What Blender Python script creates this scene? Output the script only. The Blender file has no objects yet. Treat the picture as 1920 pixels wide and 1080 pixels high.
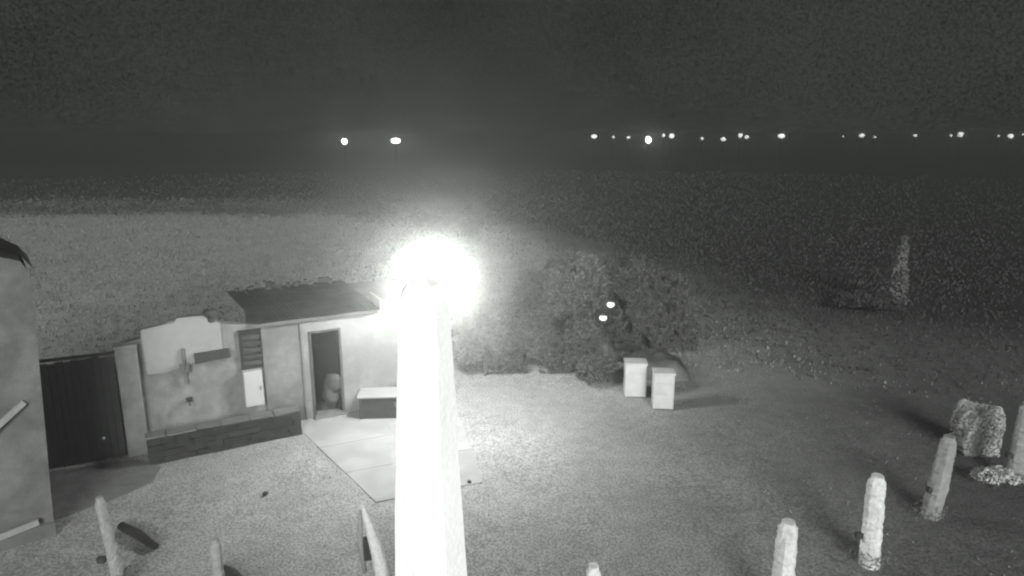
import bpy, bmesh, math, random
import numpy as np
from mathutils import Vector, Matrix, noise

# ---------------------------------------------------------------- camera
sc = bpy.context.scene
C = sc.collection
HC = 6.5                                   # height of the surveillance camera
FPX = 1251.0                               # focal length in pixels of the 1920 frame
PITCH = math.atan(285 / FPX)
cam_d = bpy.data.cameras.new('camera'); cam = bpy.data.objects.new('camera', cam_d); C.objects.link(cam)
cam_d.sensor_width = 36.0; cam_d.lens = 36.0 * FPX / 1920.0
cam_d.clip_start = 0.05; cam_d.clip_end = 6000
cam.location = (0, 0, HC); cam.rotation_euler = (math.pi / 2 - PITCH, 0, 0)
sc.camera = cam

# ---------------------------------------------------------------- night sky, one low hard light, exposure
w = bpy.data.worlds.new('World'); sc.world = w; w.use_nodes = True
bg = w.node_tree.nodes['Background']
wt = w.node_tree; wtc = wt.nodes.new('ShaderNodeTexCoord')
wn = [wt.nodes.new('ShaderNodeTexNoise') for _ in range(2)]      # coarse and fine mottling, the fine one adds grain to the sky
for n_, sc_, de_ in zip(wn, (3.5, 330.0), (5, 3)):
    n_.inputs['Scale'].default_value = sc_; n_.inputs['Detail'].default_value = de_; wt.links.new(wtc.outputs['Generated'], n_.inputs['Vector'])
wa = wt.nodes.new('ShaderNodeMath'); wa.operation = 'MULTIPLY_ADD'; wa.inputs[1].default_value = 1.9
wt.links.new(wn[1].outputs['Fac'], wa.inputs[0]); wt.links.new(wn[0].outputs['Fac'], wa.inputs[2])
wm = wt.nodes.new('ShaderNodeMapRange'); wm.inputs['From Min'].default_value = .9; wm.inputs['From Max'].default_value = 2.0; wm.clamp = True
wm.inputs['To Min'].default_value = .0045; wm.inputs['To Max'].default_value = .0245
wt.links.new(wa.outputs[0], wm.inputs['Value']); wt.links.new(wm.outputs['Result'], bg.inputs[1])
bg.inputs[0].default_value = (0.92, 1.0, 0.92, 1)
sun_d = bpy.data.lights.new('night_light', 'SUN'); sun = bpy.data.objects.new('night_light', sun_d); C.objects.link(sun)
sun_d.energy = 2.3; sun_d.angle = math.radians(26); sun_d.color = (0.975, 1.0, 0.97)
SE = math.radians(19)
sun.rotation_euler = Vector((-0.10 * math.cos(SE), math.cos(SE), -math.sin(SE))).to_track_quat('-Z', 'Y').to_euler()
sc.view_settings.view_transform = 'Standard'; sc.view_settings.look = 'None'
sc.view_settings.exposure = 1.25; sc.view_settings.gamma = 1.0; sc.view_settings.use_curve_mapping = False
sc.render.engine = 'CYCLES'
sc.cycles.use_denoising = True
sc.cycles.use_adaptive_sampling = True
sc.cycles.adaptive_threshold = 0.02
sc.cycles.max_bounces = 5; sc.cycles.volume_bounces = 1
sc.cycles.filter_width = 2.2
sc.cycles.sample_clamp_indirect = 1.0; sc.cycles.sample_clamp_direct = 0.0

R = random.Random(7)

# ---------------------------------------------------------------- layout helpers (plan points of the real place)
def ray(x, y):
    a = (x - 960) / FPX; b = (540 - y) / FPX
    return (a, math.cos(PITCH) + b * math.sin(PITCH), -math.sin(PITCH) + b * math.cos(PITCH))
def G(x, y, z=0.0):
    r = ray(x, y); t = (z - HC) / r[2]; return Vector((r[0] * t, r[1] * t, z))
def V(x, y, Y):
    r = ray(x, y); t = Y / r[1]; return Vector((r[0] * t, Y, HC + r[2] * t))
ANG = math.radians(28)
U = Vector((math.cos(ANG), math.sin(ANG), 0)); N = Vector((-math.sin(ANG), math.cos(ANG), 0))
D0 = Vector((-4.67, 14.72, 0))             # foot of the doorway, left jamb; U along the facade, N into the house
def F(s, d, z=0.0): return D0 + U * s + N * d + Vector((0, 0, z))
HOUSE_M = Matrix.Translation(D0) @ Matrix.Rotation(ANG, 4, 'Z')

# ---------------------------------------------------------------- materials
def mat(name, col, rough=0.85, var=0.25, scale=6.0, bump=0.15, fine=38.0, stain=0.0, spec=0.25):
    m = bpy.data.materials.new(name); m.use_nodes = True
    nt = m.node_tree; b = nt.nodes['Principled BSDF']; L = nt.links
    tc = nt.nodes.new('ShaderNodeTexCoord')
    n1 = nt.nodes.new('ShaderNodeTexNoise'); n1.inputs['Scale'].default_value = scale; n1.inputs['Detail'].default_value = 6
    n2 = nt.nodes.new('ShaderNodeTexNoise'); n2.inputs['Scale'].default_value = fine; n2.inputs['Detail'].default_value = 3
    for n in (n1, n2): L.new(tc.outputs['Object'], n.inputs['Vector'])
    mx = nt.nodes.new('ShaderNodeMath'); mx.operation = 'ADD'
    h1 = nt.nodes.new('ShaderNodeMath'); h1.operation = 'MULTIPLY'; h1.inputs[1].default_value = 0.9
    L.new(n2.outputs['Fac'], h1.inputs[0]); L.new(n1.outputs['Fac'], mx.inputs[0]); L.new(h1.outputs[0], mx.inputs[1])
    mr = nt.nodes.new('ShaderNodeMapRange'); mr.inputs['From Min'].default_value = 0.62; mr.inputs['From Max'].default_value = 1.28
    mr.inputs['To Min'].default_value = col * (1 - var); mr.inputs['To Max'].default_value = col * (1 + var)
    L.new(mx.outputs[0], mr.inputs['Value'])
    out = mr.outputs['Result']
    if stain:
        n3 = nt.nodes.new('ShaderNodeTexNoise'); n3.inputs['Scale'].default_value = 1.3; n3.inputs['Detail'].default_value = 5
        n3.inputs['Distortion'].default_value = 0.6
        L.new(tc.outputs['Object'], n3.inputs['Vector'])
        ms = nt.nodes.new('ShaderNodeMapRange'); ms.inputs['From Min'].default_value = 0.42; ms.inputs['From Max'].default_value = 0.6
        ms.inputs['To Min'].default_value = 1 - stain; ms.inputs['To Max'].default_value = 1
        L.new(n3.outputs['Fac'], ms.inputs['Value'])
        mm = nt.nodes.new('ShaderNodeMath'); mm.operation = 'MULTIPLY'; L.new(out, mm.inputs[0]); L.new(ms.outputs['Result'], mm.inputs[1])
        out = mm.outputs[0]
    L.new(out, b.inputs['Base Color'])
    b.inputs['Roughness'].default_value = rough; b.inputs['Specular IOR Level'].default_value = spec
    bp = nt.nodes.new('ShaderNodeBump'); bp.inputs['Strength'].default_value = bump; bp.inputs['Distance'].default_value = 0.02
    L.new(mx.outputs[0], bp.inputs['Height']); L.new(bp.outputs['Normal'], b.inputs['Normal'])
    return m
def emis(name, strength, col=(0.96, 1, 0.96)):
    m = bpy.data.materials.new(name); m.use_nodes = True
    b = m.node_tree.nodes['Principled BSDF']
    b.inputs['Base Color'].default_value = (0.8, 0.8, 0.8, 1)
    b.inputs['Emission Color'].default_value = (*col, 1); b.inputs['Emission Strength'].default_value = strength; m.cycles.emission_sampling = 'NONE'
    return m
M = dict(
    plaster=mat('rough_plaster', 0.12, stain=0.3, bump=0.4),
    annex_plaster=mat('annex_plaster', 0.150, stain=0.22, bump=0.4),
    pale_plaster=mat('pale_plaster', 0.145, stain=0.25, var=0.12, bump=0.3),  # paler plaster copy, lamp brightness put into the right-hand wall colour
    pale_panel=mat('pale_cladding', 0.19, var=0.08, stain=0.08),
    roof=mat('dark_roof_sheet', 0.075, var=0.45, scale=3, rough=0.7, stain=0.3),
    dark=mat('dark_board', 0.030, var=0.5, scale=9, fine=90),
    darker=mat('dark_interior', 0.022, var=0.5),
    door=mat('dark_door_paint', 0.040, var=0.4),
    gate=mat('dark_gate_board', 0.028, var=0.45, scale=5),
    white=mat('white_paint', 0.27, var=0.05, rough=0.5),
    offwhite=mat('offwhite_plastic', 0.40, var=0.10, rough=0.5, stain=0.15),
    pole=mat('limewashed_concrete', 0.86, var=0.05, rough=0.7, scale=2.5, bump=0.25),
    post=mat('pale_weathered_post', 0.55, var=0.25, scale=12, bump=0.8),
    post_dull=mat('dull_weathered_post', 0.23, var=0.25, scale=12, bump=0.8),
    stone=mat('dark_stone', 0.018, var=0.5, scale=5, bump=0.6),
    coping=mat('grey_coping_stone', 0.09, var=0.25, scale=4, bump=0.4),
    path=mat('worn_concrete', 0.22, var=0.12, scale=2.0, fine=80, stain=0.15, bump=0.3),
    soil=mat('dark_soil', 0.10, var=0.4, scale=4, bump=0.9),
    tarp=mat('grey_tarpaulin', 0.06, var=0.2, scale=3, rough=0.5),
    metal=mat('grey_metal', 0.09, var=0.2, rough=0.5),
    leaf=mat('dark_foliage', 0.072, var=0.4, scale=3, bump=0.1),
    leaf2=mat('grey_green_foliage', 0.11, var=0.5, scale=3, bump=0.1),
    leafpale=mat('pale_foliage', 0.42, var=0.35, scale=3, bump=0.1),
    leafdim=mat('dim_foliage', 0.11, var=0.35, scale=3, bump=0.1),
    plank=mat('pale_weathered_plank', 0.20, var=0.2),
    weed=mat('field_weed', 0.12, var=0.7, scale=1.7, bump=0.0),
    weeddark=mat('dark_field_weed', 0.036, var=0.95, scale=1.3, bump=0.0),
    leafdark=mat('blackish_foliage', 0.045, var=0.5, scale=3, bump=0.1),
    scrub=mat('field_scrub', 0.075, var=0.35, scale=0.8, bump=0.1),
    bark=mat('bark', 0.09, var=0.3, scale=10, bump=0.5),
    grass=mat('dry_short_grass', 0.20, var=0.5, scale=1.5, bump=0.1),
    sack=mat('grey_sackcloth', 0.045, var=0.3, scale=8),
)

def ground_material():
    m = bpy.data.materials.new('dry_ground'); m.use_nodes = True
    nt = m.node_tree; b = nt.nodes['Principled BSDF']; L = nt.links
    tc = nt.nodes.new('ShaderNodeTexCoord')
    sp = nt.nodes.new('ShaderNodeSeparateXYZ'); L.new(tc.outputs['Object'], sp.inputs[0])
    def noi(scale, detail, dist=0.0):
        n = nt.nodes.new('ShaderNodeTexNoise'); n.inputs['Scale'].default_value = scale; n.inputs['Detail'].default_value = detail
        n.inputs['Distortion'].default_value = dist; L.new(tc.outputs['Object'], n.inputs['Vector']); return n.outputs['Fac']
    def mth(op, a, c, clamp=False):
        n = nt.nodes.new('ShaderNodeMath'); n.operation = op; n.use_clamp = clamp
        for i, q in enumerate((a, c)):
            if isinstance(q, (int, float)): n.inputs[i].default_value = q
            else: L.new(q, n.inputs[i])
        return n.outputs[0]
    def mrg(v, a, c, d, e, smooth=True):
        n = nt.nodes.new('ShaderNodeMapRange'); n.interpolation_type = 'SMOOTHSTEP' if smooth else 'LINEAR'
        for k, q in zip(('From Min', 'From Max', 'To Min', 'To Max'), (a, c, d, e)): n.inputs[k].default_value = q
        L.new(v, n.inputs['Value']); return n.outputs['Result']
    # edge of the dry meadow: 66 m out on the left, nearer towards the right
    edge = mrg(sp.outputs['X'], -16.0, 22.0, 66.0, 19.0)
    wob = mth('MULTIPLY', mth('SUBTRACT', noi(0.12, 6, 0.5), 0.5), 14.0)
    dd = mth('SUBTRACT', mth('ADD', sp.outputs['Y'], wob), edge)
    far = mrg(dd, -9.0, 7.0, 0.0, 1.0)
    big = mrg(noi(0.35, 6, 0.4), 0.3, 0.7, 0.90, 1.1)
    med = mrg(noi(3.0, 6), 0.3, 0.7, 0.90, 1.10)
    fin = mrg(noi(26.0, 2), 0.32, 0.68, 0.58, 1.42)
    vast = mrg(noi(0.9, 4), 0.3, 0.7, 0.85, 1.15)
    # lamp falloff put into the ground colour: darker towards the right
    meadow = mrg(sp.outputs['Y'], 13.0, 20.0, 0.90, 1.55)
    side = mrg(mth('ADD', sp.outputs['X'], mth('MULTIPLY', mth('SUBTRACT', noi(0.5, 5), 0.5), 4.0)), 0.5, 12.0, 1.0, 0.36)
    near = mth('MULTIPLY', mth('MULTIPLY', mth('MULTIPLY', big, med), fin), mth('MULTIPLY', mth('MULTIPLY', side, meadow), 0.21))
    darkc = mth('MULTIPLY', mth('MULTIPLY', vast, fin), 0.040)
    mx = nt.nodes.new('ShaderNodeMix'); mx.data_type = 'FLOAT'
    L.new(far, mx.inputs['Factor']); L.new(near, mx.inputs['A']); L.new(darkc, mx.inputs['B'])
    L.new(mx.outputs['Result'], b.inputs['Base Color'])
    b.inputs['Roughness'].default_value = 0.95; b.inputs['Specular IOR Level'].default_value = 0.1
    bp = nt.nodes.new('ShaderNodeBump'); bp.inputs['Strength'].default_value = 0.5; bp.inputs['Distance'].default_value = 0.03
    L.new(mth('ADD', noi(9.0, 6), mth('MULTIPLY', noi(60.0, 3), 0.4)), bp.inputs['Height'])
    L.new(bp.outputs['Normal'], b.inputs['Normal'])
    return m

# ---------------------------------------------------------------- mesh helpers
def link_mesh(name, verts, faces, m, parent=None, loc=(0, 0, 0), smooth=False):
    me = bpy.data.meshes.new(name); me.from_pydata([tuple(v) for v in verts], [], faces); me.update()
    if smooth: me.polygons.foreach_set('use_smooth', [True] * len(me.polygons))
    me.materials.append(m)
    o = bpy.data.objects.new(name, me); C.objects.link(o); o.location = loc
    if parent: o.parent = parent
    return o
def bm_obj(name, bm, m, parent=None, mw=None, smooth=False):
    me = bpy.data.meshes.new(name); bmesh.ops.recalc_face_normals(bm, faces=bm.faces); bm.to_mesh(me); bm.free()
    if smooth: me.polygons.foreach_set('use_smooth', [True] * len(me.polygons))
    me.materials.append(m)
    o = bpy.data.objects.new(name, me); C.objects.link(o)
    if parent: o.parent = parent
    if mw is not None: o.matrix_local = mw
    return o
def box(bm, x0, x1, y0, y1, z0, z1, bevel=0.0, jit=0.0):
    r = bmesh.ops.create_cube(bm, size=1)
    for v in r['verts']:
        v.co = Vector((x0 + (v.co.x + .5) * (x1 - x0), y0 + (v.co.y + .5) * (y1 - y0), z0 + (v.co.z + .5) * (z1 - z0)))
        if jit: v.co += Vector((R.uniform(-jit, jit), R.uniform(-jit, jit), R.uniform(-jit, jit)))
    if bevel:
        es = list({e for v in r['verts'] for e in v.link_edges})
        bmesh.ops.bevel(bm, geom=es, offset=bevel, segments=2, affect='EDGES', profile=0.6)
def tube(bm, pts, rad, seg=10):
    pts = [Vector(q) for q in pts]
    if isinstance(rad, (int, float)): rad = [rad] * len(pts)
    rings = []
    for i, q in enumerate(pts):
        t = (pts[min(i + 1, len(pts) - 1)] - pts[max(i - 1, 0)]).normalized()
        a = t.cross(Vector((0, 1, 0.01))); a = (a if a.length > .1 else t.cross(Vector((1, 0, 0)))).normalized(); c = t.cross(a)
        rings.append([bm.verts.new(q + (a * math.cos(2 * math.pi * k / seg) + c * math.sin(2 * math.pi * k / seg)) * rad[i]) for k in range(seg)])
    for i in range(len(rings) - 1):
        for k in range(seg):
            bm.faces.new((rings[i][k], rings[i][(k + 1) % seg], rings[i + 1][(k + 1) % seg], rings[i + 1][k]))
    bm.faces.new(rings[0][::-1]); bm.faces.new(rings[-1])
def sphere(bm, c, r, u=14, v=9, sq=(1, 1, 1)):
    q = bmesh.ops.create_uvsphere(bm, u_segments=u, v_segments=v, radius=r)
    for vv in q['verts']: vv.co = Vector((vv.co.x * sq[0], vv.co.y * sq[1], vv.co.z * sq[2])) + Vector(c)
def tag(o, label, cat, group=None, kind=None):
    o['label'] = label; o['category'] = cat
    if group: o['group'] = group
    if kind: o['kind'] = kind
    return o
def thing(name, label, cat, loc=(0, 0, 0), rz=0.0, group=None):
    o = bpy.data.objects.new(name, None); C.objects.link(o); o.location = loc; o.rotation_euler = (0, 0, rz)
    o.empty_display_size = 0.3
    return tag(o, label, cat, group)
def piece(name, m, parent, *boxes, bevel=0.0, jit=0.0):
    first = None
    for b_ in boxes:
        bm = bmesh.new(); box(bm, *b_, bevel=bevel, jit=jit)
        o = bm_obj(name, bm, m, parent); first = first or o
    return first
def leaves(name, m, parent, pts, size, loc=(0, 0, 0), rnd=None, squash=1.0):
    g = rnd or R; V_ = []; F_ = []
    for q in pts:
        a = Vector((g.gauss(0, 1), g.gauss(0, 1), g.gauss(0, 1))).normalized()
        b_ = a.cross(Vector((g.gauss(0, 1), g.gauss(0, 1), g.gauss(0, 1)))).normalized()
        s = size * g.uniform(0.5, 1.3); q = Vector(q); k = len(V_)
        V_ += [q - a * s, q + b_ * s * .45 * squash, q + a * s, q - b_ * s * .45 * squash]; F_.append((k, k + 1, k + 2, k + 3))
    return link_mesh(name, V_, F_, m, parent, loc)

# ---------------------------------------------------------------- the setting
def axis(vals):
    out = []
    for a, b_, st in vals:
        n = max(1, int(round((b_ - a) / st))); out += [a + (b_ - a) * i / n for i in range(n)]
    return out + [vals[-1][1]]
xs = axis([(-1500, -200, 130), (-200, -40, 8), (-40, -14, 1.0), (-14, 14, 0.22), (14, 40, 1.0), (40, 200, 8), (200, 1500, 130)])
ys = axis([(-60, 0, 10), (0, 5, 1), (5, 22, 0.22), (22, 80, 1.2), (80, 300, 10), (300, 1500, 120)])
gv = []; 
for y in ys:
    for x in xs:
        z = 0.0
        if abs(x) < 60 and 0 < y < 100:
            z = 0.022 * noise.noise(Vector((x * .35, y * .35, 0))) + 0.016 * noise.noise(Vector((x * 1.1, y * 1.1, 3))) - 0.008
            z = min(z, 0.0)
        gv.append((x, y, z))
nx = len(xs)
gf = [(j * nx + i, j * nx + i + 1, (j + 1) * nx + i + 1, (j + 1) * nx + i) for j in range(len(ys) - 1) for i in range(nx - 1)]
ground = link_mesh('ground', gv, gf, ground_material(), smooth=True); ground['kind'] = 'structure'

def slab(name, pts, z, th, m, bevel=0.01):
    bm = bmesh.new(); vs = [bm.verts.new((q[0], q[1], z - th)) for q in pts]; f_ = bm.faces.new(vs)
    ex = bmesh.ops.extrude_face_region(bm, geom=[f_])
    for v in ex['geom']:
        if isinstance(v, bmesh.types.BMVert): v.co.z = z
    o = bm_obj(name, bm, m); o['kind'] = 'structure'; return o
def lerp(a, b_, t): return a + (b_ - a) * t
pa, pb, pc, pd = G(556, 800), G(705, 942), G(905, 905), G(850, 748)
path = bpy.data.objects.new('path', None)
path = slab('path', [pa, pb, pc, pd], 0.002, 0.12, M['path'])
# concrete bays of the path, with open joints between them
for i in range(3):
    for j in range(2):
        t0, t1, s0, s1 = i / 3 + .0018, (i + 1) / 3 - .0018, j / 2 + .0018, (j + 1) / 2 - .0018
        q = [lerp(lerp(pa, pb, t), lerp(pd, pc, t), s) for t, s in ((t0, s0), (t1, s0), (t1, s1), (t0, s1))]
        bm = bmesh.new(); dz = R.uniform(0, .006)
        lo = [bm.verts.new((p_.x, p_.y, .004)) for p_ in q]; hi = [bm.verts.new((p_.x, p_.y, .007 + dz * .4 + R.uniform(0, .002))) for p_ in q]
        bm.faces.new(lo[::-1]); bm.faces.new(hi)
        for k in range(4): bm.faces.new((lo[k], lo[(k + 1) % 4], hi[(k + 1) % 4], hi[k]))
        bm_obj('concrete_slab', bm, M['path'], path)
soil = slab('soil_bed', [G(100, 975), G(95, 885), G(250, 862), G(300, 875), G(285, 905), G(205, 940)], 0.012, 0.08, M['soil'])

# ---------------------------------------------------------------- the house with the dark doorway
house = thing('house', 'low pale house with a flat dark roof and a dark open doorway', 'house', D0, ANG)
def wall_with_hole(name, m, s0, s1, z1, holes, d0=0.0, d1=0.25, parent=house):
    bm = bmesh.new()
    cuts = sorted({s0, s1, *[h[0] for h in holes], *[h[1] for h in holes]})
    for a, b_ in zip(cuts, cuts[1:]):
        hs = [h for h in holes if h[0] <= a + 1e-6 and h[1] >= b_ - 1e-6]
        if not hs: box(bm, a, b_, d0, d1, -0.1, z1)
        else:
            h = hs[0]
            if h[2] > 0: box(bm, a, b_, d0, d1, -0.1, h[2])
            box(bm, a, b_, d0, d1, h[3], z1)
    return bm_obj(name, bm, m, parent)
wall_with_hole('wall', M['plaster'], -1.03, 0.0 - .16, 2.44, [])
wall_with_hole('wall', M['pale_plaster'], -0.158, 2.9, 2.45, [(0.02, 0.68, 0, 2.10)], d0=-.012)
piece('wall', M['plaster'], house, (-1.03, -.80, .252, 3.0, -.1, 2.44), (2.7, 2.9, .252, 3.0, -.1, 2.44), (-.798, 2.698, 2.8, 3.0, -.1, 2.44))
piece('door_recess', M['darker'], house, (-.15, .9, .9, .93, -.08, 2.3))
piece('threshold', M['coping'], house, (-.02, .72, -.16, .24, -.08, .05), bevel=.01)
dr = piece('door_frame', M['door'], house, (-.02, .04, -.03, .15, .05, 2.12), (.66, .72, -.03, .15, .05, 2.12), (.04, .66, -.03, .15, 2.06, 2.12))
# the open leaf stands inside, turned into the room
dl = piece('door', M['door'], house, (.045, .085, .16, .80, .06, 2.04))
piece('handle', M['metal'], dl, (.09, .12, .68, .74, 1.0, 1.03))
# darker corner post where the plain and the lamp-brightened plaster colours meet
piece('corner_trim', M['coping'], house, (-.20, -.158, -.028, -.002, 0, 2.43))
# flat roof: overlapping dark sheets, uneven front edge, pale verge at the right end
rs = np.linspace(-1.12, 1.62, 8)
for i in range(7):
    bm = bmesh.new(); n = 10; a, b_ = rs[i], rs[i + 1] + .02; dz = R.uniform(0, .004) + .006 * (i % 2)
    sk = [-0.36 * t for t in (0, 1)]
    rows = []
    for t in np.linspace(0, 1, 7):
        row = []
        for k in range(n + 1):
            s = a + (b_ - a) * k / n - .32 * t * (1 - (a + 1.12) / 3.2)
            y = -.17 + 3.2 * t + (R.uniform(-.015, .015) if t in (0, 1) else 0)
            z = 2.50 + .10 * t + dz + .006 * math.sin(k * math.pi * .8) + R.uniform(-.004, .004)
            row.append(bm.verts.new((s, y, z)))
        rows.append(row)
    fs = [bm.faces.new((rows[j][k], rows[j][k + 1], rows[j + 1][k + 1], rows[j + 1][k])) for j in range(6) for k in range(n)]
    bmesh.ops.solidify(bm, geom=fs, thickness=.02)
    bm_obj('roof_sheet', bm, M['roof'], house)
piece('roof_deck', M['dark'], house, (-1.03, 1.6, -.06, 3.0, 2.452, 2.478))
piece('fascia', M['roof'], house, (-1.1, 1.6, -.15, -.11, 2.40, 2.482))
piece('verge_board', M['offwhite'], house, (1.66, 1.70, -.2, .7, 2.46, 2.72))
piece('parapet', M['pale_plaster'], house, (1.72, 2.9, -.03, .25, 2.452, 2.64))
piece('roof_slab', M['pale_plaster'], house, (1.66, 2.9, .252, 3.0, 2.452, 2.50))
# rubble and dry stems lying along the roof's back edge
bm = bmesh.new()
for k in range(26):
    s = R.uniform(-1.3, 1.3); h = R.uniform(.03, .13); y = R.uniform(2.75, 3.0)
    box(bm, s, s + R.uniform(.03, .16), y, y + .12, 2.6, 2.62 + h, jit=.015)
o = bm_obj('roof_rubble', bm, M['dark'], house); o['kind'] = 'stuff'

# ---------------------------------------------------------------- the lower annex to its left
annex = thing('annex', 'pale flat-topped annex wall with shuttered window beside the house', 'annex', D0, ANG)
def aw(*a, **k): return piece(*a, **k)
# stepped parapet profile as one wall
bm = bmesh.new()
prof = [(-3.64, -.1), (-3.64, 2.38), (-3.362, 2.42), (-3.36, 2.58), (-3.05, 2.62), (-2.80, 2.72), (-2.40, 2.78), (-2.05, 2.74), (-1.86, 2.56), (-1.62, 2.50), (-1.034, 2.42), (-1.034, -.1)]
fr = [bm.verts.new((s, .03, z)) for s, z in prof]; bk = [bm.verts.new((s, .28, z)) for s, z in prof]
bm.faces.new(fr); bm.faces.new(bk[::-1])
for i in range(len(prof)):
    j = (i + 1) % len(prof); bm.faces.new((fr[i], bk[i], bk[j], fr[j]))
bm_obj('wall', bm, M['annex_plaster'], annex)
bm = bmesh.new()
prof = [(-3.32, 1.66), (-3.34, 2.62), (-3.05, 2.66), (-2.72, 2.70), (-2.66, 2.78), (-2.10, 2.78), (-2.07, 2.62), (-1.84, 2.58), (-1.83, 1.86), (-2.3, 1.82), (-2.5, 1.74), (-2.75, 1.70), (-3.0, 1.62)]
fr = [bm.verts.new((s, -.02, z)) for s, z in prof]; bk = [bm.verts.new((s, .028, z)) for s, z in prof]
bm.faces.new(fr); bm.faces.new(bk[::-1])
for i in range(len(prof)):
    j = (i + 1) % len(prof); bm.faces.new((fr[i], bk[i], bk[j], fr[j]))
bm_obj('render_panel', bm, M['pale_panel'], annex)
# window with louvred shutter
win = piece('window', M['darker'], annex, (-1.44, -1.06, .005, .028, 1.5, 2.28))
piece('frame', M['stone'], win, (-1.50, -1.442, -.03, .028, 1.44, 2.34), (-1.058, -1.036, -.03, .028, 1.44, 2.34), (-1.44, -1.06, -.03, .028, 2.282, 2.34), (-1.44, -1.06, -.03, .028, 1.44, 1.498))
for k in range(5):
    bm = bmesh.new(); box(bm, -1.438, -1.062, -.035, -.005, 0, .085)
    o = bm_obj('slat', bm, M['dark'] if k % 2 else M['door'], win); o.location.z = 1.53 + k * .15
# small sloping canopy
bm = bmesh.new()
for q in ((-2.42, -.42, 1.86), (-1.72, -.42, 1.90), (-1.72, -.022, 2.0), (-2.42, -.022, 1.98)): bm.verts.new(q)
bm.verts.ensure_lookup_table(); f_ = bm.faces.new(bm.verts[:]); bmesh.ops.solidify(bm, geom=[f_], thickness=.04)
bm_obj('canopy', bm, M['coping'], annex)
bm = bmesh.new(); tube(bm, [(-2.62, -.06, 1.35), (-2.62, -.06, 1.95), (-2.60, -.05, 2.12)], .03); box(bm, -2.72, -2.52, -.08, -.025, 1.60, 1.78)
bm_obj('downpipe', bm, M['metal'], annex)
bm = bmesh.new(); tube(bm, [(-2.01, .05, 2.60), (-2.01, .05, 2.80)], .08); sphere(bm, (-2.01, .05, 2.80), .16, sq=(1, 1, .7)); tube(bm, [(-2.01, .05, 2.88), (-2.01, .05, 2.97)], .035)
bm_obj('vent_cap', bm, M['dark'], annex)
bm = bmesh.new(); box(bm, -2.66, -2.54, -.05, .03, .92, 1.0); tube(bm, [(-2.6, -.05, .96), (-2.6, -.16, .96), (-2.6, -.17, .88)], .018)
bm_obj('tap', bm, M['dark'], annex)
cab = thing('meter_cabinet', 'white meter cabinet on the annex wall under the shuttered window', 'cabinet', F(-1.30, -.02, .62), ANG)
piece('cabinet_body', M['white'], cab, (-.2, .2, -.18, .04, 0, .82), bevel=.012)
piece('cabinet_door', M['white'], cab, (-.18, .18, -.197, -.182, .03, .79), bevel=.004)
piece('latch', M['metal'], cab, (.13, .155, -.215, -.198, .38, .46))

# ---------------------------------------------------------------- raised bed in front of the annex
tl, tr = Vector((G(280, 873).x, G(280, 873).y, 0)), Vector((G(567, 815).x, G(567, 815).y, 0))
td = (tr - tl); tlen = td.length; ta = math.atan2(td.y, td.x)
ter = thing('low_stone_wall', 'long low dark stone wall with pale coping in front of the annex', 'wall', tl, ta)
nb = 9; rows_ = 4
for r_ in range(rows_):
    x = 0.0
    while x < tlen - .02:
        L_ = min(R.uniform(.22, .42), tlen - x); 
        if tlen - x - L_ < .1: L_ = tlen - x
        h0 = r_ * .135; o = piece('stone', M['stone'], ter, (x + .006, x + L_ - .006, R.uniform(-.015, .015), .24, h0, h0 + .125), jit=.008)
        x += L_
piece('wall_core', M['darker'], ter, (.02, tlen - .02, .04, .30, -.05, .525))
x = -.03
while x < tlen - .05:
    L_ = min(R.uniform(.38, .6), tlen + .03 - x)
    o = piece('coping_slab', M['coping'], ter, (x + .008, x + L_ - .008, .06, .40, .53, .53 + R.uniform(.02, .03)), jit=.012, bevel=.0)
    x += L_
piece('bed_fill', M['soil'], ter, (0.05, tlen - .05, .31, .44, -.05, .52))

# ---------------------------------------------------------------- gate and its pier
gl, gr_ = G(92, 880), G(238, 856)
gd = Vector((gr_.x - gl.x, gr_.y - gl.y, 0)); glen = gd.length; ga = math.atan2(gd.y, gd.x)
gate = thing('yard_gate', 'tall dark boarded double gate between the two pale walls', 'gate', (gl.x, gl.y, 0), ga)
gh = 2.17
nbd = 11
for i in range(nbd):
    x0, x1 = glen * i / nbd + .002, glen * (i + 1) / nbd - .002
    piece('board', M['gate'], gate, (x0, x1, R.uniform(-.003, .003), .035, .03, gh + R.uniform(-.02, .02) + .03 * i / nbd), jit=.002)
piece('gate_rail', M['gate'], gate, (0, glen, .037, .09, .35, .47), (0, glen, .037, .09, 1.8, 1.92))
piece('gate_cap', M['dark'], gate, (-.02, glen + .02, -.03, .08, gh + .058, gh + .098))
bm = bmesh.new(); sphere(bm, (glen * .74, -.05, .50), .035); tube(bm, [(glen * .74, -.04, .5), (glen * .74, .0, .5)], .012)
bm_obj('knob', bm, M['white'], gate)
pier = thing('gate_pier', 'pale plastered pier between the dark gate and the annex', 'pier', (gr_.x, gr_.y, 0), ANG)
piece('shaft', M['annex_plaster'], pier, (.03, .42, -.02, .3, -.1, 2.32), bevel=.02)
piece('pier_cap', M['annex_plaster'], pier, (.01, .44, -.04, .32, 2.322, 2.38), bevel=.01)

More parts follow.
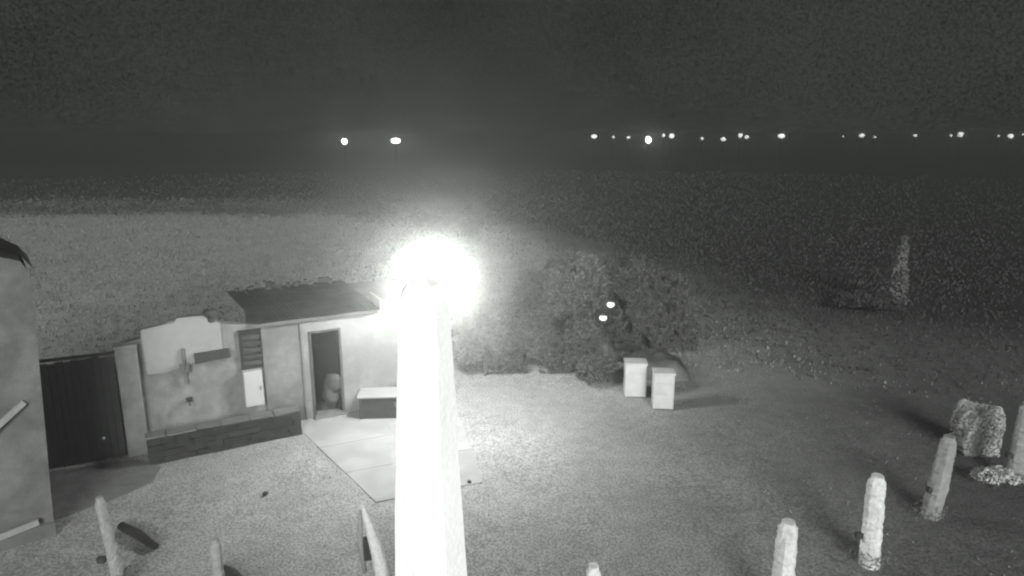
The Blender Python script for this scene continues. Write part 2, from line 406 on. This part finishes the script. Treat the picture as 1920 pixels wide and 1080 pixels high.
# ---------------------------------------------------------------- the near outbuilding cut by the frame
nbx, nby = G(102, 1000).x, G(102, 1000).y
ob = thing('outbuilding', 'tall pale plastered gable end with a dark sloping roof edge', 'building', (nbx, nby, 0), math.radians(38))
OA = math.radians(38)
def O(px, py):                                          # plan plane of the gable -> (distance along it, height)
    r = ray(px, py); u_ = Vector((math.cos(OA), math.sin(OA), 0)); n_ = Vector((-math.sin(OA), math.cos(OA), 0)); o_ = Vector((nbx, nby, 0))
    t = o_.dot(n_) / (r[0] * n_.x + r[1] * n_.y); return ((Vector((r[0] * t, r[1] * t, 0)) - o_).dot(u_), HC + r[2] * t)
bm = bmesh.new()
prof = [(0, -.1), O(60, 535), O(50, 505), O(38, 490), O(0, 482), O(-120, 440), (-5, 5.4), (-5, -.1)]
fr = [bm.verts.new((s, 0, z)) for s, z in prof]; bk = [bm.verts.new((s, 1.2, z)) for s, z in prof]
bm.faces.new(fr); bm.faces.new(bk[::-1])
for i in range(len(prof)):
    j = (i + 1) % len(prof); bm.faces.new((fr[i], bk[i], bk[j], fr[j]))
bm_obj('wall', bm, M['plaster'], ob)
bm = bmesh.new()
top = [O(76, 536), O(60, 500), O(40, 480), O(0, 462), O(-120, 415), (-5, 5.6)]
a_ = [bm.verts.new((s, -.10, z)) for s, z in top]; b2 = [bm.verts.new((s, 1.3, z)) for s, z in top]
fs = [bm.faces.new((a_[i], a_[i + 1], b2[i + 1], b2[i])) for i in range(len(top) - 1)]
bmesh.ops.solidify(bm, geom=fs, thickness=.10)
bm_obj('roof', bm, M['dark'], ob)
piece('plinth', M['coping'], ob, (-5, .03, -.06, -.002, -.1, .22), bevel=.01)
def plank(p0, p1, wd, th, label):
    p0, p1 = Vector(p0), Vector(p1); d = p1 - p0; bm = bmesh.new()
    box(bm, 0, d.length, -th / 2, th / 2, -wd / 2, wd / 2, bevel=.006)
    o = bm_obj('plank', bm, M['plank']); 
    o.matrix_world = Matrix.Translation(p0) @ d.to_track_quat('X', 'Z').to_matrix().to_4x4()
    return tag(o, label, 'plank', 'pale planks at the outbuilding')
def OW(px, py, off):
    s_, z_ = O(px, py); return Vector((nbx, nby, 0)) + Vector((math.cos(OA), math.sin(OA), 0)) * s_ + Vector((math.sin(OA), -math.cos(OA), 0)) * off + Vector((0, 0, z_))
plank(OW(-60, 845, .12), OW(45, 752, .05), .09, .05, 'upper pale plank sloping up across the outbuilding wall')
plank(OW(-70, 1026, .16), OW(72, 974, .09), .10, .05, 'lower pale plank sloping along the foot of the outbuilding')

# ---------------------------------------------------------------- box and sack by the door
bx = thing('storage_box', 'dark storage box with a pale lid right of the doorway', 'box', F(.93, -.62), math.radians(4))
piece('box_body', M['dark'], bx, (0, .98, 0, .5, 0.0, .52), bevel=.015)
piece('corner_post', M['door'], bx, (-.015, .04, -.015, .04, 0, .53), (.94, .995, -.015, .04, 0, .53))
piece('lid', M['pale_panel'], bx, (-.06, 1.04, -.05, .58, .532, .575), bevel=.01)
piece('handle', M['metal'], bx, (.80, .84, -.03, -.001, .30, .42))
bm = bmesh.new()
sphere(bm, (0, 0, .40), .40, 20, 16, sq=(.48, .40, 1.0)); sphere(bm, (.10, 0, .66), .22, 14, 10, sq=(1.0, .8, 1.2))
for v in bm.verts:
    v.co += Vector((noise.noise(v.co * 5), noise.noise(v.co * 5 + Vector((9, 0, 0))), noise.noise(v.co * 5 + Vector((0, 9, 0))))) * .06
sk = bm_obj('sack', bm, M['sack'], smooth=True); sk.location = F(.46, .22, .055)
tag(sk, 'full grey sack standing upright in the dark doorway', 'sack')

# ---------------------------------------------------------------- yard lamp on its mast at the house corner
LP = V(812, 531, 13.8)
lamp = thing('yard_lamp', 'glaring yard lamp on a mast at the corner of the house', 'lamp', (LP.x, LP.y, 0))
bm = bmesh.new(); tube(bm, [(0, 0, 0), (0, 0, LP.z - .50)], [.06, .045], 12); tube(bm, [(0, 0, 0), (0, 0, .12)], .11, 12)
bm_obj('mast', bm, M['metal'], lamp)
bm = bmesh.new(); tube(bm, [(0, 0, LP.z - .52), (0, 0, LP.z - .44)], [.12, .20], 16)
bm_obj('lamp_cup', bm, M['metal'], lamp)
bm = bmesh.new(); sphere(bm, (0, 0, LP.z), .44, 28, 18)
globe = bm_obj('globe', bm, emis('lamp_globe_glass', 1.6), lamp, smooth=True)
globe.visible_shadow = True
pl = bpy.data.lights.new('bulb_light', 'POINT'); pl.energy = 6300; pl.shadow_soft_size = .48; pl.color = (0.975, 1, 0.97)
plo = bpy.data.objects.new('bulb_light', pl); C.objects.link(plo); plo.parent = lamp; plo.location = (0, 0, LP.z)
pl.cycles.use_multiple_importance_sampling = True

# ---------------------------------------------------------------- the thick white pole close to the camera
PY = 3.0
pc_ = V(800, 760, PY); 
def prad(z):                                            # taper
    return .122 + (5.73 - z) * .048
ptop = V(796, 586, PY).z
npts = [(pc_.x + .004 * math.sin(z * 3), PY, z) for z in np.linspace(0, ptop, 26)]
pole = thing('concrete_pole', 'thick white tapered pole rising in front of the glaring lamp', 'pole', (pc_.x, PY, 0), math.radians(31))
bm = bmesh.new()
zs = np.linspace(-.1, ptop, 40)
tube(bm, [(.006 * math.sin(z * 2.3), 0, z) for z in zs], [prad(z) * (1.03 + .022 * noise.noise(Vector((z * 3.1, 0, 0))) + .012 * noise.noise(Vector((z * 17, 4, 0)))) for z in zs], 8)
bm_obj('shaft', bm, M['pole'], pole)
bm = bmesh.new(); tube(bm, [(0, 0, ptop + k * .035) for k in range(6)], [prad(ptop) * q for q in (1.0, .985, .94, .84, .66, .12)], 8)
bm_obj('pole_cap', bm, M['pole'], pole)

# ---------------------------------------------------------------- shrubs
def crown_pts(g, w, d, h, n, lumps=9, z0=.15):
    cs = [(g.uniform(-.32, .32) * w, g.uniform(-.32, .32) * d, z0 + g.uniform(.2, .72) * h, g.uniform(.20, .34)) for _ in range(lumps)]
    pts = []
    while len(pts) < n:
        c = g.choice(cs); r = Vector((g.gauss(0, 1), g.gauss(0, 1), g.gauss(0, 1))).normalized() * g.uniform(.55, 1.05) ** .5
        q = Vector((c[0] + r.x * c[3] * w, c[1] + r.y * c[3] * d, c[2] + r.z * c[3] * h))
        if q.z > .04: pts.append(q)
    return pts
def box_pts(g, w, d, h, n, lumps):
    pts = []; ox = g.uniform(0, 90)
    while len(pts) < n:
        a = g.uniform(-1, 1); b_ = g.uniform(-1, 1); c = g.uniform(0, 1)
        k = g.random()
        if k < .4: b_ = -g.uniform(.75, 1)
        elif k < .7: c = g.uniform(.85, 1)
        elif k < .8: a = math.copysign(g.uniform(.85, 1), a)
        top = (1 - .35 * abs(a) ** 5) * (.88 + .30 * noise.noise(Vector((a * w * .8 + ox, b_ * d, 0))))
        sx = 1 + .22 * noise.noise(Vector((c * 3, ox, b_ * 2)))
        if noise.noise(Vector((a * w * 1.3, ox, c * h * 1.6))) > .30: continue
        z = .05 + c * h * top
        pts.append((a * w / 2 * sx, (b_ * (1 + .2 * noise.noise(Vector((a * w, c * h * 2, ox))))) * d / 2, z))
    return pts
def shrub(name, label, x, y, w_, h, n, m, size=.09, cat='shrub', group=None, lumps=9, d=None, boxy=False):
    g = random.Random(hash((round(x, 2), round(y, 2))) & 0xffff)
    t = thing(name, label, cat, (x, y, -.02), 0, group)
    bm = bmesh.new()
    for k in range(5):
        a = g.uniform(0, 6.28); rr = g.uniform(.1, .3) * w_
        tube(bm, [(0, 0, 0), (math.cos(a) * rr * .4, math.sin(a) * rr * .4, h * .3), (math.cos(a) * rr, math.sin(a) * rr, h * .7)], [.045 * h / 2, .03 * h / 2, .01], 6)
    bm_obj('trunk', bm, M['bark'], t)
    leaves('crown', m, t, (box_pts if boxy else crown_pts)(g, w_, d or w_ * (.4 if boxy else .8), h, n, lumps), size, rnd=g)
    return t
gsh = 'shrubs behind the pole'
shrub('shrub', 'low grey shrub nearest the pole on its right', -.75, 17.6, 1.5, 1.7, 5200, M['leaf2'], group=gsh, size=.06)
shrub('shrub', 'tall blocky dark shrub with flat top at the back of the row', 3.0, 22.5, 5.4, 2.5, 34000, M['leaf'], group=gsh, boxy=True, size=.055)
shrub('shrub', 'broad dark blocky shrub just right of the pole in front of the row', 1.15, 18.2, 2.7, 1.65, 22000, M['leaf'], group=gsh, boxy=True, size=.042)
shrub('shrub', 'dark shrub at the right end of the row behind the tarpaulin heap', 4.45, 20.0, 2.4, 1.5, 14000, M['leaf'], group=gsh, boxy=True, size=.05)
shrub('shrub', 'paler loose shrub poking up behind the two small garden lights', 1.9, 20.6, 1.8, 2.75, 7000, M['leaf2'], group=gsh, lumps=7, size=.06)
shrub('shrub', 'low dark shrub left of the tarpaulin heap', 2.1, 16.9, 1.5, .6, 4200, M['leaf'], group=gsh, size=.05)
# scrub and conifer out on the right
shrub('low_bush', 'low dark bush at the foot of the slim conifer', 13.6, 24.8, 2.6, .45, 3200, M['leafdark'], size=.07, cat='bush')
con = thing('slim_conifer', 'lone slim pale conifer in the dark field on the right', 'tree', (V(1674, 575, 25.5).x, 25.5, 0))
g = random.Random(5); pts = []
for k in range(5200):
    z = g.uniform(0, 1) ** 1.15; rr = (.42 * (1 - z) ** .7 + .05) * (1 + .5 * noise.noise(Vector((z * 7, math.cos(z * 3), k % 3)))); a = g.uniform(0, 6.28); q = g.uniform(.5, 1) * rr
    pts.append((math.cos(a) * q + .16 * (z - .3), math.sin(a) * q, 0.10 + z * 2.62))
leaves('crown', M['leafdim'], con, pts, .075, rnd=g)
bm = bmesh.new(); tube(bm, [(0, 0, -.05), (0, 0, 1.2), (.08, 0, 2.6)], [.07, .05, .01], 8); bm_obj('trunk', bm, M['bark'], con)
# pale round shrub by the fence post on the right
rsx = V(1820, 860, 13.0)
shrub('round_shrub', 'pale clipped shrub behind the fence post at far right', rsx.x, 13.0, .70, 1.12, 14000, M['leafpale'], size=.028, boxy=True, d=.6)
shrub('round_shrub', 'flat pale cushion plant right of the fence post with a tuft', G(1862, 915).x, G(1862, 915).y, .75, .35, 1300, M['leafpale'], size=.04, lumps=6)

# ---------------------------------------------------------------- crates and tarpaulin heap
def crate(px, py, wd, h, label, rz, hh=1.1):
    wd *= 1.08; h *= 1.12; q = G(px, py); t = thing('crate', label, 'crate', (q.x, q.y, 0), rz, 'white crates by the tarpaulin')
    piece('crate_body', M['offwhite'], t, (-wd / 2, wd / 2, 0, wd * .8, .02, h), bevel=.03)
    piece('lid', M['offwhite'], t, (-wd / 2 - .015, wd / 2 + .015, -.015, wd * .8 + .015, h + .001, h + .045), bevel=.01)
    for k in range(3): piece('rib', M['offwhite'], t, (-wd / 2 + .03, wd / 2 - .03, -.012, .002, h * (.2 + .27 * k), h * (.2 + .27 * k) + .03))
    return t
crate(1191, 746, .50, .78, 'left and shorter of the two white crates by the heap', math.radians(-4))
crate(1243, 769, .46, .80, 'right and nearer of the two white crates by the heap', math.radians(-6))
hp = G(1228, 700)
bm = bmesh.new(); bmesh.ops.create_grid(bm, x_segments=36, y_segments=22, size=1)
for v in bm.verts:
    x, y = v.co.x, v.co.y; e = max(0, 1 - abs(x) ** 4) * max(0, 1 - abs(y) ** 4)
    v.co = Vector((x * .88, y * .75, .50 * e ** .45 * (1 + .3 * noise.noise(Vector((x * 2, y * 2, 0)))) + .05 * noise.noise(Vector((x * 6, y * 6, 4))) * e - .02))
tp = bm_obj('tarpaulin_heap', bm, M['tarp'], smooth=True); tp.location = (hp.x, hp.y + .2, 0)
tag(tp, 'low heap under a grey tarpaulin behind the white crates', 'heap')
def lump(name, m, px, py, r, label, cat, sq=(1, 1, .7), up=0.0):
    bm = bmesh.new(); sphere(bm, (0, 0, r * sq[2] * .8), r, 18, 12, sq)
    for v in bm.verts: v.co += v.co.normalized() * noise.noise(v.co * (2.0 / r) + Vector((px, 0, 0))) * r * .3
    o = bm_obj(name, bm, m, smooth=True); q = G(px, py); o.location = (q.x, q.y, up); return tag(o, label, cat)
lump('boulder', M['pale_panel'], 1268, 655, .30, 'pale boulder behind the right end of the tarpaulin heap', 'boulder')
lump('boulder', M['pale_panel'], 1160, 692, .17, 'small pale boulder at the left end of the tarpaulin heap', 'boulder')
for px, py, lab in ((1145, 571, 'higher of the two small garden lights among the shrubs'), (1131, 596, 'lower of the two small garden lights among the shrubs')):
    q = V(px, py, 17.0); t = thing('garden_light', lab, 'light', (q.x, q.y, 0), 0, 'small garden lights')
    bm = bmesh.new(); tube(bm, [(0, 0, 0), (0, 0, q.z - .08)], .012, 6); bm_obj('stake', bm, M['dark'], t)
    bm = bmesh.new(); sphere(bm, (0, 0, q.z), .09, 12, 8, (1.1, 1, .85)); bm_obj('bulb', bm, emis('garden_bulb', .55), t, smooth=True)
    bm = bmesh.new(); tube(bm, [(0, 0, q.z + .07), (0, 0, q.z + .10)], [.10, .04], 10); bm_obj('cap', bm, M['metal'], t)

# ---------------------------------------------------------------- fence posts in the foreground
gp = 'weathered fence posts in the foreground'
def post(px, py, H, r, label, m, bend=0.0, tilt=0.0, tuft=True, cap=False):
    rr = ray(px, py); t_ = (H - HC) / rr[2]; x, y = rr[0] * t_, rr[1] * t_
    t = thing('fence_post', label, 'post', (x, y, 0), 0, gp)
    g = random.Random(int(px)); bm = bmesh.new(); n = 34; zs = [-.06 + (H + .06) * k / n for k in range(n + 1)]
    P_, R_ = [], []
    for z in zs:
        u_ = z / H; P_.append((bend * (1 - u_) ** 2 * -1 + tilt * (u_ - 1) + .012 * noise.noise(Vector((z * 5, px, 0))), 0, z))
        R_.append(r * 1.2 * (1.12 - .22 * u_) * (1 + .05 * noise.noise(Vector((z * 2.5, px, 7)))) * (1 if u_ < .96 else .72))
    tube(bm, P_, R_, 12)
    for v in bm.verts:                                   # split, grooved timber: ridges run up the grain, chips along the edges
        a_ = math.atan2(v.co.y, v.co.x - 0.0)
        k_ = 1 + .16 * noise.noise(Vector((math.cos(a_) * 3 + px, math.sin(a_) * 3, v.co.z * 1.1))) + g.uniform(-.07, .07)
        v.co.x *= k_; v.co.y *= k_
    bm_obj('shaft', bm, m, t)
    bm = bmesh.new(); box(bm, -r * 1.5 - .06, -r * .7, -.04, .04, H * .30, H * .30 + .09, bevel=.01); bm_obj('shadow_block', bm, M['dark'], t)  # dark block standing in for the shadow of the post top
    if tuft:
        pts = []
        for k in range(420):
            a = g.uniform(0, 6.28); q = abs(g.gauss(0, .13)) + r * .6; pts.append((P_[0][0] + math.cos(a) * q, math.sin(a) * q, g.uniform(0, .30) * max(.1, 1 - q)))
        leaves('weed_tuft', M['leaf2'], t, pts, .045, rnd=g, squash=.5)['kind'] = 'stuff'
    return t
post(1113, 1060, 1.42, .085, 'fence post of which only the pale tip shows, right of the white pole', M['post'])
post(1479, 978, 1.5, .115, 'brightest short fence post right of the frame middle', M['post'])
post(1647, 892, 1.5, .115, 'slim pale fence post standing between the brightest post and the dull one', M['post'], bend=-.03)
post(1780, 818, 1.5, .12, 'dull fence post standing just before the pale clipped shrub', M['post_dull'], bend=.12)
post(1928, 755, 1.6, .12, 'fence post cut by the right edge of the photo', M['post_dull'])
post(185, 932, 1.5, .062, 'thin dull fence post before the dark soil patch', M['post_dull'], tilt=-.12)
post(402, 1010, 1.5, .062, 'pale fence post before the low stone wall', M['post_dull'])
# the curved horn-like post
hq = ray(678, 946); tt = (1.5 - HC) / hq[2]
t = thing('curved_post', 'white curved horn-shaped post left of the thick white pole', 'post', (hq[0] * tt, hq[1] * tt, 0))
bm = bmesh.new(); P_ = [(.0 + .26 * math.sin((1 - k / 16) * math.pi * .5), .02 * k / 16, 1.5 * k / 16) for k in range(17)]
tube(bm, P_, [.105 * (1.02 - (k / 16) ** 3 * .8) for k in range(17)], 12); bm_obj('shaft', bm, M['post'], t, smooth=True)
bm = bmesh.new(); tube(bm, [(-.02, .05, .4), (-.055, .02, 1.0), (-.02, .0, 1.42)], [.03, .045, .02], 8); bm_obj('side_stem', bm, M['post_dull'], t, smooth=True)
bm = bmesh.new(); box(bm, -.01, .10, -.02, .06, .62, .98, bevel=.02); bm_obj('dark_plate', bm, M['stone'], t)
# dark solid strips stand in for shadows beside the left posts
def strip(p0, p1, r, label, m=M['stone']):
    bm = bmesh.new(); p0, p1 = Vector(p0), Vector(p1)
    tube(bm, [(0, 0, 0), (p1 - p0) * .5 + Vector((.01, .02, .01)), p1 - p0], [r, r * 1.1, r * .8], 9)
    o = bm_obj('strip', bm, m, smooth=True); o.location = p0; return tag(o, label, 'strip', 'dark strips lying by the fence')
strip(G(228, 992) + Vector((0, 0, .06)), G(292, 1030) + Vector((0, 0, .05)), .07, 'dark log put in for the shadow behind the thin dull fence post')
strip(G(418, 1076) + Vector((0, 0, .06)), G(452, 1100) + Vector((0, 0, .06)), .09, 'dark log put in for the shadow behind the fence post by the low wall')
strip(G(1832, 884) + Vector((0, 0, .05)), G(1902, 912) + Vector((0, 0, .05)), .05, 'dark log curved over the ground at far right')
# stones scattered
for i, (px, py, r_, lab) in enumerate(((498, 928, .05, 'small dark stone lying alone left of the concrete path'), (880, 905, .04, 'small dark stone right of the thick white pole'))):
    lump('stone', M['stone'], px, py, r_, lab, 'stone')

# ---------------------------------------------------------------- grass, scrub (uncountable)
rng = np.random.default_rng(3)
n = 17000
r_ = 5 + 42 * rng.random(n) ** 1.5; th = (rng.random(n) - .5) * 1.55; gx = np.sin(th) * r_; gy = np.cos(th) * r_
def inside(px_, py_, poly):
    c = np.zeros(len(px_), bool); k = len(poly)
    for i in range(k):
        x1, y1 = poly[i][0], poly[i][1]; x2, y2 = poly[i - 1][0], poly[i - 1][1]
        hit = ((y1 > py_) != (y2 > py_)) & (px_ < (x2 - x1) * (py_ - y1) / (y2 - y1 + 1e-9) + x1); c ^= hit
    return c
keep = ~inside(gx, gy, [pa, pb, pc, pd])
loc_s = (gx - D0.x) * U.x + (gy - D0.y) * U.y; loc_d = (gx - D0.x) * N.x + (gy - D0.y) * N.y
keep &= ~((loc_s > -6) & (loc_s < 3) & (loc_d > -.05) & (loc_d < 3.1))
keep &= ~((gx < nbx) & (gy > nby) & (gy < nby + 1.6))
nz = np.array([noise.noise(Vector((a * .5, b * .5, 0))) for a, b in zip(gx, gy)])
keep &= rng.random(n) < np.clip(.35 + nz * 1.6, .03, 1)
gx, gy = gx[keep], gy[keep]; n = len(gx)
V_ = np.zeros((n, 3, 3)); a = rng.random(n) * 6.28; s = .018 + .022 * rng.random(n); h = .02 + .04 * rng.random(n)
V_[:, 0, 0] = gx - np.cos(a) * s; V_[:, 0, 1] = gy - np.sin(a) * s; V_[:, 1, 0] = gx + np.cos(a) * s; V_[:, 1, 1] = gy + np.sin(a) * s
V_[:, :2, 2] = -.06; V_[:, 2, 0] = gx + (rng.random(n) - .5) * .08; V_[:, 2, 1] = gy + (rng.random(n) - .5) * .08; V_[:, 2, 2] = h - .02
go = link_mesh('grass', V_.reshape(-1, 3).tolist(), [(3 * i, 3 * i + 1, 3 * i + 2) for i in range(n)], M['grass'])
tag(go, 'thin short dry grass scattered over the yard and meadow', 'grass', kind='stuff')
# rough weeds over the fields: thin upright blades, larger and sparser than the yard's grass
n = 90000
ang_ = np.radians(2.9 + (19 - 2.9) * rng.random(n)); d_ = HC / np.tan(ang_); th = (rng.random(n) - .5) * 1.5
wx = np.sin(th) * d_; wy = np.cos(th) * d_
loc_s = (wx - D0.x) * U.x + (wy - D0.y) * U.y; loc_d = (wx - D0.x) * N.x + (wy - D0.y) * N.y
k_ = (rng.random(n) < np.clip((wy - 15) / 14, 0, 1)) & (wy > 15.5) & ~((loc_s > -6) & (loc_s < 3.2) & (loc_d > -.3) & (loc_d < 3.3))
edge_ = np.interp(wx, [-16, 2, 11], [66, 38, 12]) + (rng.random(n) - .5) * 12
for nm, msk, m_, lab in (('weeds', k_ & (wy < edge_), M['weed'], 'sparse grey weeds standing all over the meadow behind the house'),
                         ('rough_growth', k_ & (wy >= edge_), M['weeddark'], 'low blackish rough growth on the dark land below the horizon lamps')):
    x_, y_ = wx[msk], wy[msk]; q_ = len(x_); s_ = (.010 + .00085 * y_) * (.5 + rng.random(q_)); a_ = rng.random(q_) * 3.14
    Q = np.zeros((q_, 4, 3)); cx, sx = np.cos(a_) * s_, np.sin(a_) * s_ * .6; tl = s_ * (1.2 + 1.6 * rng.random(q_)); lean = (rng.random(q_) - .5) * s_
    Q[:, 0, 0] = x_ - cx; Q[:, 0, 1] = y_ - sx; Q[:, 1, 0] = x_ + cx; Q[:, 1, 1] = y_ + sx; Q[:, :2, 2] = -.05
    Q[:, 2, 0] = x_ + cx * .7 + lean; Q[:, 2, 1] = y_ + sx; Q[:, 3, 0] = x_ - cx * .7 + lean; Q[:, 3, 1] = y_ - sx; Q[:, 2, 2] = tl; Q[:, 3, 2] = tl * .8
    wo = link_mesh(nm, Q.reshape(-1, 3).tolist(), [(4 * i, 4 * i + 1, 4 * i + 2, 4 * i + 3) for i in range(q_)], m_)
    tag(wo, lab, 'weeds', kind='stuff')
# brush at the far edge of the meadow
pts = []
g = random.Random(9)
for k in range(26000):
    x = g.uniform(-75, -2); y = 60 + g.gauss(0, 2.4) + 3 * noise.noise(Vector((x * .12, 0, 0))) - max(0, (x + 16)) * .9
    hh = .55 + .9 * max(0, noise.noise(Vector((x * .25, y * .3, 2))))
    pts.append((x, y, g.uniform(0, 1) * hh))
br = leaves('brush', M['scrub'], None, pts, .15, rnd=g); tag(br, 'low uneven brush along the far edge of the meadow', 'brush', kind='stuff')

# ---------------------------------------------------------------- lamps on the horizon
gl_ = 'street lamps far off on the horizon'
lamps = [
    (646, 265, 13, 3.0, 'brightest round street lamp, leftmost on the horizon'),
    (742, 264, 14, 2.4, 'bright street lamp second from left, above the yard lamp'),
    (1114, 256, 12, .62, 'soft street lamp at the left end of the long right-hand row'),
    (1150, 257, 6, .16, 'faint street lamp after the first one of the right-hand row'),
    (1178, 258, 9, .30, 'dim street lamp just left of the brightest one in the row'),
    (1216, 262, 14, 2.6, 'brightest street lamp of the long right-hand row'),
    (1244, 254, 8, .45, 'small street lamp touching its larger neighbour on its right'),
    (1259, 255, 12, .60, 'round street lamp touching a smaller neighbour on its left'),
    (1316, 260, 9, .17, 'very faint street lamp in the gap of the right-hand row'),
    (1356, 261, 11, .52, 'low street lamp set slightly under the line of the row'),
    (1388, 254, 10, .42, 'left one of two street lamps standing close together'),
    (1400, 257, 9, .36, 'right one of two street lamps standing close together'),
    (1465, 255, 13, .80, 'clear round street lamp midway along the right-hand row'),
    (1581, 256, 4, .20, 'tiny street lamp alone before the second half of the row'),
    (1616, 254, 11, .60, 'squarish street lamp starting the second half of the row'),
    (1640, 257, 6, .16, 'tiny faint street lamp right of the squarish one'),
    (1716, 254, 8, .42, 'small street lamp alone between two brighter ones'),
    (1783, 254, 6, .34, 'thin street lamp left of the bright one near the frame edge'),
    (1801, 252, 11, .62, 'bright street lamp third from the right edge'),
    (1872, 255, 5, .36, 'tiny street lamp beside the last bright one'),
    (1895, 255, 11, .70, 'last bright street lamp near the right edge'),
    (1918, 252, 5, .34, 'street lamp cut by the right edge of the photo'),
]
for i, (px, py, dpx, e, lab) in enumerate(lamps):
    Y = 118 + (i * 37) % 23
    q = V(px, py, Y); r_ = dpx / FPX * Y / 2
    t = thing('street_lamp', lab, 'street lamp', (q.x, q.y, 0), 0, gl_)
    bm = bmesh.new(); tube(bm, [(0, .1, 0), (0, .1, q.z - r_ * .9)], [.05, .04], 6); bm_obj('pole', bm, M['darker'], t)
    bm = bmesh.new(); r_ *= .86
    sphere(bm, (0, 0, 0), r_, 14, 10, (1.45 if i == 1 else R.uniform(.85, 1.1), 1, .78 if i == 1 else R.uniform(.7, 1.0)))
    for v in bm.verts: v.co *= 1 + (.25 if i > 1 else .12) * noise.noise(v.co * (1.6 / r_) + Vector((i * 7, 0, 0)))
    for v in bm.verts: v.co.z += q.z
    bm_obj('globe', bm, emis('street_lamp_glass', e * (1.3 if e > 2 else .8)), t, smooth=True)
    bm = bmesh.new(); tube(bm, [(0, 0, q.z + r_ * .86), (0, 0, q.z + r_ * 1.0)], [r_ * .45, r_ * .2], 8); bm_obj('cap', bm, M['dark'], t)

# ---------------------------------------------------------------- night mist
hm = bpy.data.materials.new('mist'); hm.use_nodes = True; hm.cycles.homogeneous_volume = True; hm.cycles.volume_sampling = 'DISTANCE'; nt = hm.node_tree; nt.nodes.remove(nt.nodes['Principled BSDF'])
pv = nt.nodes.new('ShaderNodeVolumePrincipled'); pv.inputs['Color'].default_value = (.9, .93, .9, 1); pv.inputs['Density'].default_value = .0069; pv.inputs['Anisotropy'].default_value = .932
nt.links.new(pv.outputs[0], nt.nodes['Material Output'].inputs['Volume'])
bm = bmesh.new(); box(bm, -1520, 1520, -80, 1520, -1.2, 7.9)
hz = bm_obj('haze', bm, hm); hz['kind'] = 'stuff'; tag(hz, 'thin night mist hanging over the whole yard and fields', 'haze', kind='stuff')
